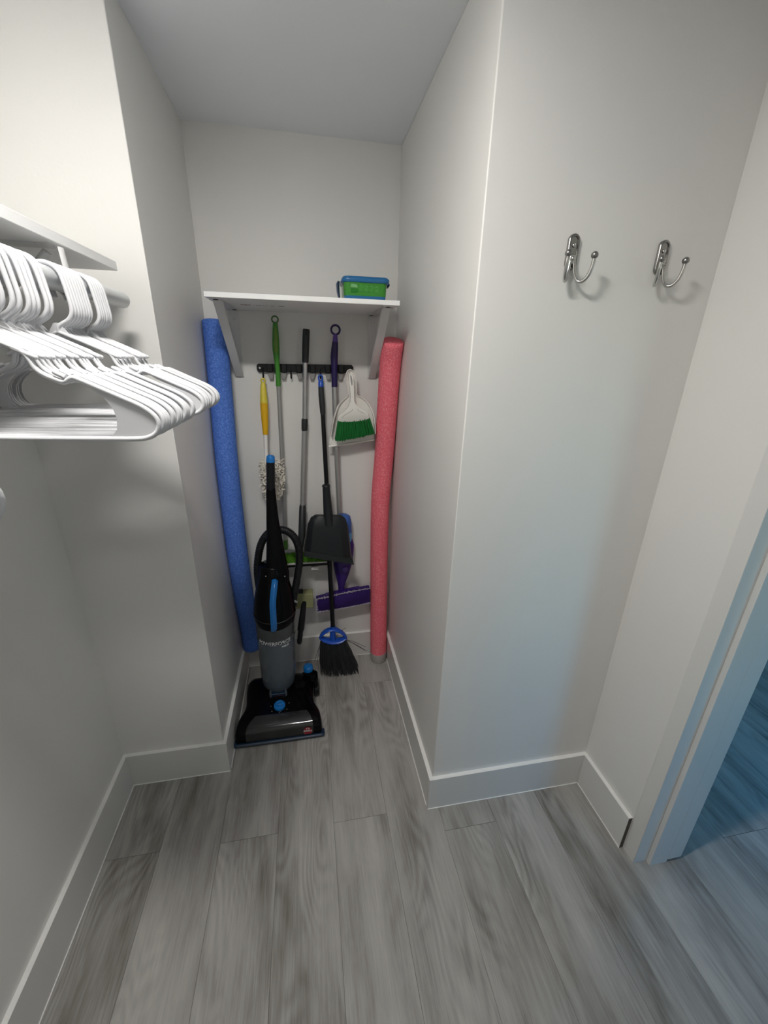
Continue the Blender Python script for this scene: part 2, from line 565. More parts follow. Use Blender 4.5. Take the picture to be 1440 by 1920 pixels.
rd = MB().tube([(XRD, -.7, ZRD), (XRD, 1.228, ZRD), (XRD, 1.2315, ZRD), (XRD, 1.2335, ZRD)], [RR, RR, RR*.96, RR*.86], 24).build('closet_rod', M['rod'], None, origin=(XRD, 1.25, ZRD))
tag(rd, 'pale grey round closet rod carrying the white hangers', 'rod')
MB().tube([(XRD, 1.090, ZRD), (XRD, 1.094, ZRD)], RR+.0007, 24).build('rod_seam', M['metalw'], rd)

def hanger_meshes():
    r = .0037
    hk = [(-.024, -.022), (-.0265, -.008), (-.0232, .0125), (-.0125, .0232), (.001, .0262), (.0148, .0218), (.0236, .0115), (.0268, -.004), (.029, -.025), (.0305, -.042), (.0285, -.055), (.0205, -.0655), (.010, -.0715), (.0025, -.0775), (0, -.086)]
    hp = smooth_path([(x, 0, z) for x, z in hk], 3)
    H = MB().tube(hp, r, 8)
    half = [(0, -.0855), (.03, -.0985), (.060, -.1125), (.073, -.119), (.0785, -.1275), (.083, -.1395), (.091, -.1475), (.104, -.154), (.113, -.1565), (.119, -.1535), (.1245, -.1510), (.132, -.1535), (.155, -.1645), (.180, -.1765), (.200, -.1865), (.2135, -.197), (.2195, -.2080), (.2180, -.2195), (.2100, -.2280), (.1960, -.2325), (.175, -.2333)]
    pr = smooth_path([(x, 0, z) for x, z in half], 3)
    pr = [V((p.x*(1+.06*min(1, p.x/.1)), 0, p.z)) for p in pr]
    full = pr + [V((x, 0, -.2336)) for x in (.11, .04, -.04, -.11)] + [V((-p.x, 0, p.z)) for p in reversed(pr)][:-1]
    F = MB().tube(full, r, 8, closed=True, ref=(0, 1, 0))
    for s in (1, -1):
        F.tube([(s*.066, 0, -.1155), (s*.08, 0, -.1215), (s*.092, 0, -.1265), (s*.094, 0, -.1275)], [r, r, r*.95, r*.5], 8)
        F.tube([(s*.1225, 0, -.1505), (s*.110, 0, -.1440), (s*.108, 0, -.1432)], [r, r*.95, r*.5], 8)
        F.prism([(s*-.0, -.0915), (s*.022, -.0955), (s*.0045, -.071), (s*.0, -.070)], -.0012, .0012)
    def web(s):
        outer = [(.130, -.1535), (.155, -.1645), (.180, -.1765), (.200, -.1865), (.2135, -.197), (.2195, -.2080), (.2180, -.2195), (.2100, -.2280), (.1960, -.2325), (.175, -.2333), (.150, -.2333)]
        inner = [(.1590, -.228), (.1655, -.220), (.1680, -.205), (.1655, -.190), (.1570, -.177), (.1450, -.166)]
        return MB().prism([(s*x*1.06, z) for x, z in outer+inner], -.0009, .0009)
    return H, F, web(1), web(-1)
HH, HF, HW1, HW2 = hanger_meshes()
ORD = 'first second third fourth fifth sixth seventh eighth ninth tenth eleventh twelfth thirteenth fourteenth fifteenth sixteenth seventeenth eighteenth nineteenth twentieth'.split()
hang = [(1.064, -.5, 0), (1.0535, -.8, .4), (1.043, -.4, -.3), (1.0325, -.6, .5), (1.022, -1, 0), (1.0115, -1.2, -.4),
        (.976, 1, .2), (.966, .7, -.3), (.956, 1, .4), (.946, .8, 0), (.936, .5, .3), (.9255, 0, -.4), (.915, 0, .3), (.9045, -.6, 0),
        (.842, -2.5, .3), (.829, -3, -.4), (.806, -2.8, .4), (.794, -3.2, 0), (.781, -3.3, -.3), (.760, -3.0, .4), (.744, -3.6, 0),
        (.722, -3.4, .2), (.709, -3.8, -.3), (.696, -4.0, .3), (.683, -4.4, 0), (.670, -4.8, -.2), (.656, -5.2, .2)]
HGRP = 'white hangers on the closet rod'
proto = None
def place_hanger(i, y, ang, roll, label):
    global proto
    if proto is None:
        h = thing('clothes_hanger', (0, 0, 0), label, 'hanger', HGRP)
        HH.build('hook', M['hanger'], h, sharp=60)
        HF.build('frame', M['hanger'], h, sharp=60)
        HW1.build('corner_web', M['hanger'], h, sharp=60)
        HW2.build('corner_web', M['hanger'], h, sharp=60)
        proto = h
    else:
        h = proto.copy()
        COL.objects.link(h)
        for c in list(proto.children):
            d = c.copy()
            COL.objects.link(d)
            d.parent = h
        tag(h, label, 'hanger', HGRP)
    h.location = (XRD, y, ZRD-.0028)
    h.rotation_euler = (0, R(roll), R(ang))
grp_names = ('far bunch', 'second bunch', 'third bunch', 'nearest bunch')
for i, (y, a, ro) in enumerate(hang):
    g = 0 if i < 6 else (1 if i < 14 else (2 if i < 21 else 3))
    j = i-(0, 6, 14, 21)[g]
    n = (6, 8, 7, 6)[g]
    if i == 0:
        lab = 'white plastic hanger at the far end of the rod, nearest the wall'
    elif j == 0:
        lab = 'white plastic hanger farthest back in the %s on the rod' % grp_names[g]
    elif j == n-1:
        lab = 'white plastic hanger nearest the front of the %s on the rod' % grp_names[g]
    else:
        lab = 'white plastic hanger, %s from the back of the %s on the rod' % (ORD[j], grp_names[g])
    place_hanger(i, y, a, ro, lab)
place_hanger(99, .314, -3, 0, 'lone white plastic hanger at the left picture edge, only its tip showing')

# ------------------------------------------------------------------ alcove shelf
ZS = 1.8459
YS = YB-.3996
as_ = thing('alcove_shelf', (0, YB, ZS), 'short white laminate shelf on two brackets across the alcove', 'shelf')
MB().box((-.3128, YS, ZS-.016), (.3392, YB, ZS)).build('shelf_board', M['white'], as_, bevel=.001)
for bx in (-.283, .303):
    zb = ZS-.016
    b = MB().box((bx-.019, YS+.02, zb-.003), (bx+.019, YB-.002, zb))
    b.box((bx-.019, YB-.005, zb-.262), (bx+.019, YB, zb-.003))
    bo = b.build('shelf_bracket', M['metalw'], as_, bevel=.0006)
    # folded diagonal brace
    p0, p1 = V((bx, YS+.062, zb-.003)), V((bx, YB-.012, zb-.262))
    d = (p1-p0).normalized()
    nrm = V((0, d.z, -d.y))
    if nrm.y > 0:
        nrm = -nrm
    Mx = Matrix((V((1, 0, 0)), d, V((1, 0, 0)).cross(d))).transposed()
    br = MB().obox((p0+p1)/2, (.030, (p1-p0).length, .002), Mx)
    for s in (-1, 1):
        br.obox((p0+p1)/2+V((s*.015, 0, 0))-nrm*.006, (.002, (p1-p0).length, .013), Mx)
    br.build('brace', M['metalw'], bo, bevel=.0005)
    for (sx, yy, zz, ax) in ((bx, YS+.030, zb-.0035, 2), (bx+(.012 if bx < 0 else -.012), YB-.050, zb-.0035, 2), (bx, YB-.0055, zb-.036, 1), (bx, YB-.0055, zb-.225, 1)):
        e = (0, 0, 1) if ax == 2 else (0, 1, 0)
        MB().tube([V((sx, yy, zz))-V(e)*.0012, V((sx, yy, zz))+V(e)*.0008], .0085 if ax == 2 else .0048, 12).build('screw_hole' if ax == 2 else 'screw', M['dark'] if ax == 2 else M['chromed'], bo)
pr = MB()
zz = ZS-.0163
for k, (xa, wd, dp) in enumerate([(-.225, .010, .016), (-.213, .012, .020), (-.199, .010, .014)]):
    pr.box((xa, YB-.22, zz), (xa+wd, YB-.22+dp, zz+.0004))
pr.build('printed_mark', M['printred'], as_)
pr = MB()
for k in range(9):
    pr.box((-.178+k*.0085, YB-.215, zz), (-.178+k*.0085+.005, YB-.215+.004+.006*((k*7) % 3), zz+.0004))
pr.box((-.088, YB-.222, zz), (-.066, YB-.209, zz+.0004))
pr.build('printed_mark', M['print'], as_)

# ------------------------------------------------------------------ tub on the shelf
def rrect(x0, x1, y0, y1, z, r=.018, n=5):
    out = []
    for cx, cy, a in ((x1-r, y1-r, 0), (x0+r, y1-r, 90), (x0+r, y0+r, 180), (x1-r, y0+r, 270)):
        for k in range(n):
            t = R(a+90*k/(n-1))
            out.append((cx+r*math.cos(t), cy+r*math.sin(t), z))
    return out
TY0, TY1 = 1.70, 1.83
tb = thing('storage_tub', (.236, 1.765, ZS), 'small green plastic tub with a clipped blue lid on the alcove shelf', 'container')
def tubr(i, z):
    return rrect(.157+i, .316-i, TY0+i, TY1-i, z)
MB().rings([tubr(.004, ZS+.0005), tubr(.002, ZS+.006), tubr(.001, ZS+.026)]).build('base_band', M['tubb'], tb, sharp=60, label='blue lower band')
MB().rings([tubr(.001, ZS+.026), tubr(.0, ZS+.03), tubr(-.002, ZS+.073)]).build('tub_body', M['tubg'], tb, sharp=60)
def lidr(i, z):
    return rrect(.150+i, .325-i, TY0-.007+i, TY1+.007-i, z, .022)
MB().rings([lidr(.001, ZS+.070), lidr(-.002, ZS+.073), lidr(-.002, ZS+.083), lidr(.003, ZS+.0895), lidr(.010, ZS+.0905), lidr(.013, ZS+.088)]).build('lid', M['tubb'], tb, sharp=60, label='blue lid')
MB().tube([(.140, 1.765, ZS+.078), (.1365, 1.765, ZS+.07), (.138, 1.765, ZS+.045), (.142, 1.765, ZS+.02)], [.007, .009, .008, .005], 10, flat=(3.2, .7), ref=(0, 1, 0)).build('side_clip', M['tubn'], tb, label='dark blue clip')
MB().tube([(.331, 1.765, ZS+.081), (.334, 1.765, ZS+.074), (.330, 1.765, ZS+.066)], [.006, .007, .004], 10, flat=(3.2, .7), ref=(0, 1, 0)).build('side_clip', M['tubn'], tb, label='dark blue clip')
fy = TY0-.0008
MB().prism([(.180, ZS+.036), (.200, ZS+.0355), (.208, ZS+.041), (.206, ZS+.049), (.180, ZS+.050)], fy-.002, fy+.003, .0008).build('relief', M['tubg2'], tb, label='dark green raised block')
MB().prism([(.180, ZS+.053), (.206, ZS+.0525), (.203, ZS+.063), (.181, ZS+.065)], fy-.0012, fy+.003, .0006).build('relief', M['tubhi'], tb, label='pale green raised block')
for k in range(4):
    xx = .219+k*.0195
    zb = ZS+.045-k*.0012
    q = MB().tube(smooth_path([(xx-.006, fy, zb+.013), (xx-.001, fy, zb+.018), (xx+.005, fy, zb+.014), (xx+.001, fy, zb+.006), (xx-.006, fy, zb), (xx+.007, fy, zb)], 4), .0022, 6)
    q.build('embossed_character', M['tubem'], tb)

# ------------------------------------------------------------------ pool noodles
def noodle(pts, r):
    p = smooth_path(pts, 10)
    d0, d1 = (p[0]-p[1]).normalized(), (p[-1]-p[-2]).normalized()
    p = [p[0]+d0*.004]+p+[p[-1]+d1*.004]
    return p, [r*.93]+[r]*(len(p)-2)+[r*.93]
p, rr = noodle([(-.352, 1.900, 1.778), (-.352, 1.867, 1.497), (-.352, 1.824, 1.215), (-.352, 1.818, .95), (-.352, 1.826, .72), (-.352, 1.866, .46), (-.351, 1.906, .28), (-.351, 1.913, .166)], .0465)
bn = MB().tube(p, rr, 28).build('pool_noodle', M['blue_foam'], None, sharp=60, origin=(-.351, 1.913, .166))
tag(bn, 'tall blue foam pool noodle bowing in the left corner of the alcove', 'pool noodle')
p, rr = noodle([(.3650, 1.800, 1.720), (.3645, 1.850, 1.594), (.3600, 1.912, 1.223), (.347, 1.917, .99), (.345, 1.917, .70), (.347, 1.912, .40), (.3485, 1.902, .10), (.3485, 1.897, .03)], .0465)
pn = MB().tube(p, rr, 28).build('pool_noodle', M['pink_foam'], None, sharp=60, origin=(.3485, 1.895, 0))
tag(pn, 'tall pink foam pool noodle leaning in the right corner of the alcove', 'pool noodle')
MB().tube([(.3485, 1.8965, .001), (.3485, 1.897, .02), (.3485, 1.898, .042), (.3485, 1.899, .058), (.3485, 1.899, .060)], [.041, .0465, .0472, .0474, .0460], 28).build('worn_end', M['foam_end'], pn, label='greyish white lower end')

# ------------------------------------------------------------------ wall hooks
def wall_hook(x, z, label):
    t = thing('coat_hook', (x, YFR, z), label, 'hook', 'coat hooks on the right wall')
    y = YFR
    n = 14
    def oval(hw, hh, k):
        return [(x+hw*math.cos(a), z+(hh-hw)*(1 if math.sin(a) >= 0 else -1)+hw*math.sin(a)) for a in [2*math.pi*i/(2*n)+.001 for i in range(2*n)]]
    plate = MB().rings([[(q[0], y-.0, q[1]) for q in oval(.0150, .0385, 0)], [(q[0], y-.006, q[1]) for q in oval(.0150, .0385, 0)], [(q[0], y-.0085, q[1]) for q in oval(.0125, .036, 0)], [(q[0], y-.0085, q[1]) for q in oval(.0098, .033, 0)], [(q[0], y-.0055, q[1]) for q in oval(.0088, .032, 0)]])
    plate.build('back_plate', M['chromed'], t, sharp=50)
    MB().box((x-.0085, y-.012, z-.026), (x+.0085, y-.005, z-.006)).build('hook_block', M['chrome'], t, bevel=.002)
    for dz in (.014, -.014):
        MB().ball((x, y-.0065-(.006 if dz < 0 else 0), z+dz), .0045, 12, 8, (1, .6, 1)).build('screw', M['chrome'], t)
    for s in (-1, 1):
        pts = smooth_path([(x+s*.005, y-.009, z-.020), (x+s*.008, y-.011, z-.040), (x+s*.0125, y-.015, z-.056), (x+s*.0185, y-.021, z-.064), (x+s*.0255, y-.030, z-.062), (x+s*.031, y-.038, z-.050), (x+s*.0335, y-.0425, z-.032), (x+s*.034, y-.0435, z-.018)], 5)
        w = MB().tube(pts, .0042, 10).build('hook_arm', M['chrome'], t, sharp=60)
        MB().ball((x+s*.034, y-.0437, z-.0115), .0082, 14, 10).build('ball_end', M['chromed'], w)
wall_hook(.6455, 1.9035, 'brushed nickel double coat hook, the one nearer the alcove')
wall_hook(.8945, 1.9060, 'brushed nickel double coat hook, the one nearer the doorway')

# ------------------------------------------------------------------ black tool rack
RY = YB
zr = 1.604
rk = thing('tool_rack', (.005, YB, zr), 'black wall rack holding mops and brooms under the shelf', 'rack')
rail = [(-.207+.012*(1-math.cos(R(a))), zr+.0175*math.sin(R(a))) for a in (-90, -45, 0, 45, 90)]
MB().prism([(-.200, zr-.0175), (-.207, zr-.009), (-.207, zr+.009), (-.200, zr+.0175), (.208, zr+.0195), (.216, zr+.011), (.216, zr-.008), (.209, zr-.0155)], YB-.016, YB, .0025).build('rail', M['rack'], rk)
MB().tube([(-.194, YB-.0155, zr), (-.194, YB-.0178, zr)], .0045, 12).build('screw', M['chrome'], rk)
CLX = [(-.121, 'green'), (.0035, 'grey'), (.130, 'purple')]
for cx, _ in CLX:
    for s in (-1, 1):
        MB().prism([(cx+s*.016, zr-.016), (cx+s*.042, zr-.016), (cx+s*.034, zr-.046), (cx+s*.018, zr-.046)], YB-.022, YB-.001).build('grip_roller', M['roller'], rk, bevel=.002)
        MB().box((cx+s*.030-.012, YB-.030, zr-.018), (cx+s*.030+.012, YB-.015, zr+.017)).build('clamp', M['rack'], rk, bevel=.003)
for hx in (-.1815, -.062, .0670, .1935):
    MB().tube(smooth_path([(hx, YB-.016, zr), (hx, YB-.020, zr-.018), (hx, YB-.021, zr-.034), (hx, YB-.029, zr-.040), (hx+.001, YB-.035 if hx < .18 else YB-.085, zr-.030 if hx < .18 else zr-.036), (hx+.001, YB-.037 if hx < .18 else YB-.095, zr-.026)], 4), .0034, 8).build('hook', M['rack'], rk)

# ------------------------------------------------------------------ long handled tools
def pole(pts, rad, n=14, **k):
    return MB().tube(pts, rad, n, **k)
def ring_loop(c, r, t, n=22, sy=1.0):
    return [(c[0]+r*math.cos(2*math.pi*i/n), c[1], c[2]+r*sy*math.sin(2*math.pi*i/n)) for i in range(n)]

# yellow duster
yy = YB-.036
t = thing('duster', at(497, 940, yy), 'fluffy cream duster with a yellow and amber handle hung from the rack', 'duster')
a, b, c, d = at(493, 712, yy), at(495, 756, yy-.012), at(498, 815, yy-.026), at(500, 880, yy-.046)
def lerp(a, b, k):
    return a+(b-a)*k
MB().tube(ring_loop(a+V((0, 0, -.004)), .0085, 0), .0036, 8, closed=True, ref=(0, 1, 0)).build('hanging_loop', M['yellow'], t, sharp=60)
MB().tube([lerp(a, b, k) for k in (.1, .25, .45, .7, .9, 1)], [.008, .0115, .0135, .0155, .0165, .0168], 14).build('upper_grip', M['yellow'], t, sharp=60, label='lemon yellow upper grip')
MB().tube([lerp(b, c, k) for k in (0, .25, .5, .75, .97, 1)], [.0168, .0165, .0155, .0138, .0122, .011], 14).build('lower_grip', M['orange'], t, sharp=60, label='amber lower grip')
MB().tube([c, d], .0092, 12).build('shaft', M['whitep'], t)
f0, f1 = at(509, 866, yy-.046), at(512, 934, yy-.058)
q = MB()
q.tube([lerp(f0, f1, k) for k in (0, .12, .35, .6, .85, 1)], [.018, .036, .040, .034, .024, .008], 12, flat=(.55, 1))
for i in range(420):
    k = rnd.random()
    cc = lerp(f0, f1, k)
    an = rnd.uniform(0, 2*math.pi)
    rad = (.046 if k < .6 else .046-.05*(k-.6))*(.85+.3*rnd.random())
    o = V((math.cos(an)*rad, math.sin(an)*rad*.55, rnd.uniform(-.01, .01)))
    pc = cc+o
    pc.y = min(pc.y, YB-.008)
    s = .0065+.0045*rnd.random()
    ax = V((rnd.gauss(0, 1), rnd.gauss(0, 1), rnd.gauss(0, 1))).normalized()
    e1 = ax.orthogonal().normalized()*s
    e2 = ax.cross(e1)
    q.tube([pc+e1*math.cos(u)+e2*math.sin(u)+ax*u*.001 for u in [j*.9 for j in range(6)]], .0029, 5)
q.build('fluffy_head', M['fluff'], t, sharp=60, kind='stuff')

# green mop
yg = YB-.040
t = thing('flat_mop', at(530, 1040, yg), 'green chenille mop with a green ring handle and grey pole', 'mop')
p0, p1, p2, p3 = at(515.5, 602, yg), at(516, 612, yg), at(520, 690, yg), at(522, 724, yg)
MB().tube(ring_loop(at(515.5, 599, yg), .0128, 0), .0030, 8, closed=True, ref=(0, 1, 0)).build('hanging_ring', M['greendk'], t, sharp=60)
MB().tube([at(516, 606, yg), at(516.5, 620, yg), at(517, 640, yg), at(517.5, 655, yg), at(518.5, 667, yg), at(519.5, 680, yg), at(521, 700, yg), at(522, 724, yg)], [.0095, .0125, .0150, .0150, .0130, .0105, .0105, .0112], 16).build('handle', M['green'], t, sharp=60)
MB().tube([at(516.3, 612, yg-.006), at(516.8, 625, yg-.0075), at(517.2, 645, yg-.0085), at(517.8, 660, yg-.008), at(518, 667, yg-.007)], [.005, .0085, .0105, .0085, .002], 12).build('grip_inlay', M['greengrip'], t, sharp=60, label='olive grip inlay')
MB().tube([at(522, 723, yg), at(528, 840, yg), at(533, 960, yg), at(536, 1036, yg)], [.0092, .0094, .0098, .0100], 14).build('pole', M['steel'], t)
MB().tube([at(535.2, 1012, yg), at(536, 1034, yg)], .0112, 12).build('pole_socket', M['greendk'], t)
zt = at(560, 1030, yg).z
MB().box((-.150, YB-.072, zt-.012), (.088, YB-.015, zt+.008)).build('mop_cloth_top', M['greyc'], t, bevel=.006)
q = MB()
for i in range(520):
    side = rnd.random()
    px_ = rnd.uniform(-.150, .088)
    pz_ = zt-rnd.uniform(.006, .052)
    py_ = YB-.074-rnd.uniform(0, .006)
    q.tube([(px_, py_+.012, pz_+.006), (px_+rnd.uniform(-.003, .003), py_, pz_), (px_+rnd.uniform(-.004, .004), py_-.003, pz_-.008)], [.004, .0045, .002], 5)
q.box((-.150, YB-.070, zt-.055), (.088, YB-.018, zt-.010))
q.build('chenille_pad', M['lime'], t, sharp=60, kind='stuff')
MB().box((-.158, YB-.085, zt-.064), (.092, YB-.014, zt-.056)).build('frame_rim', M['whitep'], t, bevel=.001, label='pale edge under the pad')
MB().box((-.158, YB-.085, zt-.078), (.092, YB-.014, zt-.0645)).build('frame', M['blackm'], t, bevel=.002)
q = at(590, 1062, YB-.075)
MB().box((q.x-.018, YB-.094, zt-.098), (q.x+.020, YB-.070, zt-.0785)).build('light_spot', M['whitep'], t, bevel=.003, label='bright spot of light under the frame')  # pale block shaped as the spot of light below the mop frame

# grey sponge mop
ys = YB-.042
t = thing('sponge_mop', at(570, 1135, ys), 'telescopic silver sponge mop with a dark grey grip', 'mop')
MB().tube([at(574.3, 617, ys), at(574.2, 620, ys), at(573.2, 650, ys), at(572.5, 677, ys), at(572.4, 680, ys)], [.0135, .0150, .0150, .0142, .0125], 16).build('grip', M['charcoal'], t, sharp=50)
MB().tube([at(574.3, 617.5, ys-.012), at(574.2, 624, ys-.0135), at(574.1, 628, ys-.0125)], [.003, .0042, .003], 8).build('hanging_slot', M['dark'], t)
MB().tube([at(572.4, 679, ys), at(571.2, 788, ys)], .0108, 16).build('upper_pole', M['alu'], t)
MB().tube([at(571.3, 785, ys), at(571.2, 788, ys), at(571, 805, ys), at(570.8, 808, ys)], [.0125, .0142, .0142, .0120], 16).build('collar', M['charcoal'], t, sharp=50)
MB().tube([at(571, 806, ys), at(567.3, 950, ys-.006)], .0122, 16).build('lower_pole', M['steel'], t)
MB().tube([at(567.4, 945, ys), at(567.2, 952, ys-.008), at(565.8, 1002, YB-.112), at(558, 1060, YB-.112), at(556, 1114, YB-.108)], [.0135, .0165, .0175, .011, .010], 14).build('pole_sleeve', M['charcoal'], t, sharp=50)
sa, sb = at(540, 1117, YB-.135), at(588, 1139.5, YB-.135)
MB().box((sa.x, YB-.136, sb.z), (sb.x, YB-.080, sa.z)).build('sponge', M['sponge'], t, bevel=.004, label='pale green sponge head')
MB().box((sa.x+.006, YB-.124, sa.z), (sa.x+.075, YB-.092, sa.z+.010)).build('sponge_holder', M['charcoal'], t, bevel=.003)

# broom
t = thing('broom', at(628, 1255, 1.82), 'black broom with a blue cap and grey flared bristles', 'broom')
def bl(px, py):
    k = (py-700)/(1190-700)
    return at(px, py, YB-.036-.10*k)
MB().tube(ring_loop(bl(601, 709), .0085, 0, sy=1.5), .0040, 8, closed=True, ref=(0, 1, 0)).build('hanging_loop', M['bluecap'], t, sharp=60, label='blue loop')
MB().tube([bl(601.3, 714), bl(601.5, 716), bl(601.8, 726)], [.008, .0118, .0122], 14, flat=(.8, 1)).build('handle_cap', M['bluecap'], t, sharp=50, label='blue handle cap')
MB().tube([bl(601.8, 725.5), bl(602.5, 740), bl(604, 758), bl(605, 772), bl(605.4, 778)], [.0122, .0132, .0132, .0122, .0105], 14).build('grip', M['charcoal'], t, sharp=50)
MB().tube([bl(605.2, 776), bl(612, 900), bl(617, 1040), bl(624.5, 1181)], [.0098, .0105, .0112, .0120], 14).build('pole', M['blackm'], t)
yh = bl(624, 1190).y
def P(px, py, Y):
    q = at(px, py, Y)
    return (q.x, q.z)
q = MB()
arch = [P(*u, yh) for u in [(600.5, 1196), (603, 1190), (609, 1184.5), (616, 1181), (624, 1179.5), (632, 1181), (640, 1185), (646, 1190), (648.5, 1196)]]
q.tube([(x, yh, z) for x, z in arch], [.0095]*9, 10, flat=(1.9, .8), ref=(0, 1, 0))
low = [P(*u, yh) for u in [(600, 1195), (606, 1198.5), (614, 1201), (624, 1202.2), (634, 1201.4), (642, 1199), (649, 1195)]]
q.tube([(x, yh, z) for x, z in low], [.0085, .012, .0135, .014, .0135, .012, .0085], 10, flat=(2.0, .8), ref=(0, 1, 0))
q.tube([bl(624, 1174), (at(624, 1200, yh))], [.0145, .0165], 12)
q.build('bristle_cap', M['bluecap'], t, sharp=55, label='blue arched cap')
q = MB()
for i in range(620):
    u = rnd.random()
    vv = rnd.uniform(-1, 1)
    s = at(602+46*u, 1200+2*math.sin(u*math.pi), yh)
    e = at(600+71*u+rnd.gauss(0, 1.0), 1247+6*math.sin(u*2.6)+rnd.uniform(-3, 2.5)+vv*-5, yh)
    s = V((s.x, yh+vv*.018, s.z))
    e = V((e.x, yh+vv*.040, max(e.z-.008, .006)))
    mid = lerp(s, e, .55)+V((rnd.gauss(0, .003), rnd.gauss(0, .003), .003))
    tip = e+V((rnd.gauss(0, .004), rnd.gauss(0, .004), -.002))
    tip.z = max(tip.z, .004)
    q.tube([s, mid, e, tip], [.0017, .0016, .0012, .0006], 4, cap=False)
for (x1, y1, x2, y2) in ((648, 1200, 684, 1220), (648, 1199, 685, 1213), (648, 1200, 688, 1221), (640, 1185, 648, 1178), (601, 1202, 594, 1248), (602, 1204, 590, 1240), (603, 1205, 597, 1254)):
    s, e = at(x1, y1, yh), at(x2, y2, yh+.01)
    q.tube([s, lerp(s, e, .4)+V((0, 0, .006)), lerp(s, e, .8)+V((0, 0, .003)), e, e+V((.004, 0, .002))], [.0015, .0014, .0012, .001, .0006], 4)
q.build('bristles', M['bristle'], t, sharp=60, kind='stuff')

# grey dustpan clipped on the broom
yd = bl(615, 970).y-.018
t = thing('dustpan', at(617, 1046, yd-.03), 'charcoal upright dustpan snapped onto the broom pole', 'dustpan')
MB().tube([at(611.3, 909, yd+.006), at(611.4, 911.5, yd+.006), at(611.6, 913, yd+.006)], [.0165, .0200, .0175], 14).build('collar', M['charcoal2'], t, sharp=50)
q = MB()
q.tube([at(611.5, 912, yd+.006), at(613, 935, yd+.004), at(615, 962, yd-.004), at(616.5, 985, yd-.015)], [.0180, .0195, .0225, .024], 14)
q.build('sleeve', M['charcoal2'], t, sharp=50)
def pan_ring(pts, yf, yb_):
    """front outline then back outline of a D shaped cross-section"""
    return pts
secs = [  # py-left px, py, right px, py, front y, back y
    ((592, 966), (640, 966.5), -.010, .012),
    ((583, 972), (648, 974), -.022, .016),
    ((577.5, 984), (652.5, 986), -.034, .018),
    ((574.5, 1004), (656, 1012), -.046, .020),
    ((571, 1024), (659, 1038), -.056, .022),
    ((570, 1031), (660.5, 1046.5), -.060, .022)]
rg = []
for (lx, ly), (rx, ry), f, bk_ in secs:
    L, Rr = at(lx, ly, yd), at(rx, ry, yd)
    ring = []
    w_ = Rr-L
    for k in (0, .0, .10, .3, .5, .7, .88, 1.0, 1.0):
        pass
    prof = [(0, bk_), (.0, .0), (.035, f*.55), (.12, f), (.35, f), (.65, f), (.80, f), (.965, f*.45), (1, 0), (1, bk_)]
    for u, yo in prof:
        ring.append(L+w_*u+V((0, yo, 0)))
    rg.append(ring)
MB().rings(rg).build('pan', M['charcoal2'], t, sharp=30)
L0, R0_ = at(571, 1024.5, yd), at(659, 1038.5, yd)
L1, R1_ = at(569, 1032.5, yd), at(661, 1048, yd)
MB().rings([[L0+V((0, -.0595, 0)), R0_+V((0, -.0595, 0)), R0_+V((0, -.045, 0)), L0+V((0, -.045, 0))],
            [L1+V((0, -.066, 0)), R1_+V((0, -.066, 0)), R1_+V((0, -.05, 0)), L1+V((0, -.05, 0))]]).build('lip', M['charcoal2'], t, bevel=.0015)
MB().tube([L0+V((0, -.0592, .002)), R0_+V((0, -.0592, .002))], .0016, 6).build('lip_groove', M['dark'], t)

# purple spray mop
yp = YB-.042
t = thing('spray_mop', at(642, 1146, yp), 'purple spray mop with a blue bottle and a tilted flat pad', 'mop')
MB().tube(ring_loop(at(629, 618.5, yp), .0185, 0), .0045, 10, closed=True, ref=(0, 1, 0)).build('hanging_ring', M['purpleg'], t, sharp=60)
MB().tube([at(628.8, 626, yp), at(628.6, 632, yp), at(628.5, 642, yp)], [.0075, .0100, .0118], 14).build('handle_neck', M['purplel'], t, sharp=60, label='violet neck')
MB().tube([at(628.5, 641, yp), at(627.5, 655, yp), at(626.6, 670, yp), at(626.8, 690, yp), at(627, 705, yp), at(627.2, 725.5, yp)], [.0125, .0150, .0160, .0140, .0130, .0135], 16).build('grip', M['purpleg'], t, sharp=60)
MB().tube([at(627.2, 725, yp), at(630.5, 842, yp)], .0128, 16).build('upper_pole', M['alu'], t)
MB().tube([at(630.5, 841, yp), at(630.6, 846, yp), at(631, 847, yp)], [.0125, .0125, .009], 16).build('collar', M['steel'], t)
MB().tube([at(631, 845, yp), at(634.5, 925, yp), at(638, 1000, yp)], .0118, 16).build('lower_pole', M['steel'], t)
MB().rings([[V((q.x+r_*math.cos(a_)*1.0, q.y+r_*.72*math.sin(a_), q.z)) for a_ in [2*math.pi*i/16 for i in range(16)]] for q, r_ in [(at(643, 964, yp-.02), .020), (at(644, 968, yp-.02), .034), (at(645, 980, yp-.02), .0385), (at(645.5, 1000, yp-.02), .0385), (at(645.5, 1018, yp-.02), .036)]]).build('spray_bottle', M['bluebottle'], t, sharp=60, label='blue cleaner bottle')
MB().rings([[V((q.x+r_*math.cos(a_)*1.0, q.y+r_*.72*math.sin(a_), q.z)) for a_ in [2*math.pi*i/16 for i in range(16)]] for q, r_ in [(at(645.4, 998, yp-.02), .0390), (at(645.5, 1014, yp-.02), .0380)]]).build('bottle_label', M['bottlelabel'], t, sharp=60, label='light blue band')
body = [((645, 1012), .0440), ((645, 1022), .0520), ((643.5, 1040), .0535), ((642.5, 1060), .0480), ((641.5, 1076), .0370), ((640.5, 1090), .0235), ((640, 1100), .0170), ((640, 1112), .0165)]
MB().rings([[V((at(*pp, yp-.012).x+r_*math.cos(a_), yp-.012+min(r_, .035)*.75*math.sin(a_), at(*pp, yp-.012).z)) for a_ in [2*math.pi*i/18 for i in range(18)]] for pp, r_ in body]).build('body', M['purple'], t, sharp=60)
q = at(646.5, 1068, yp-.042)
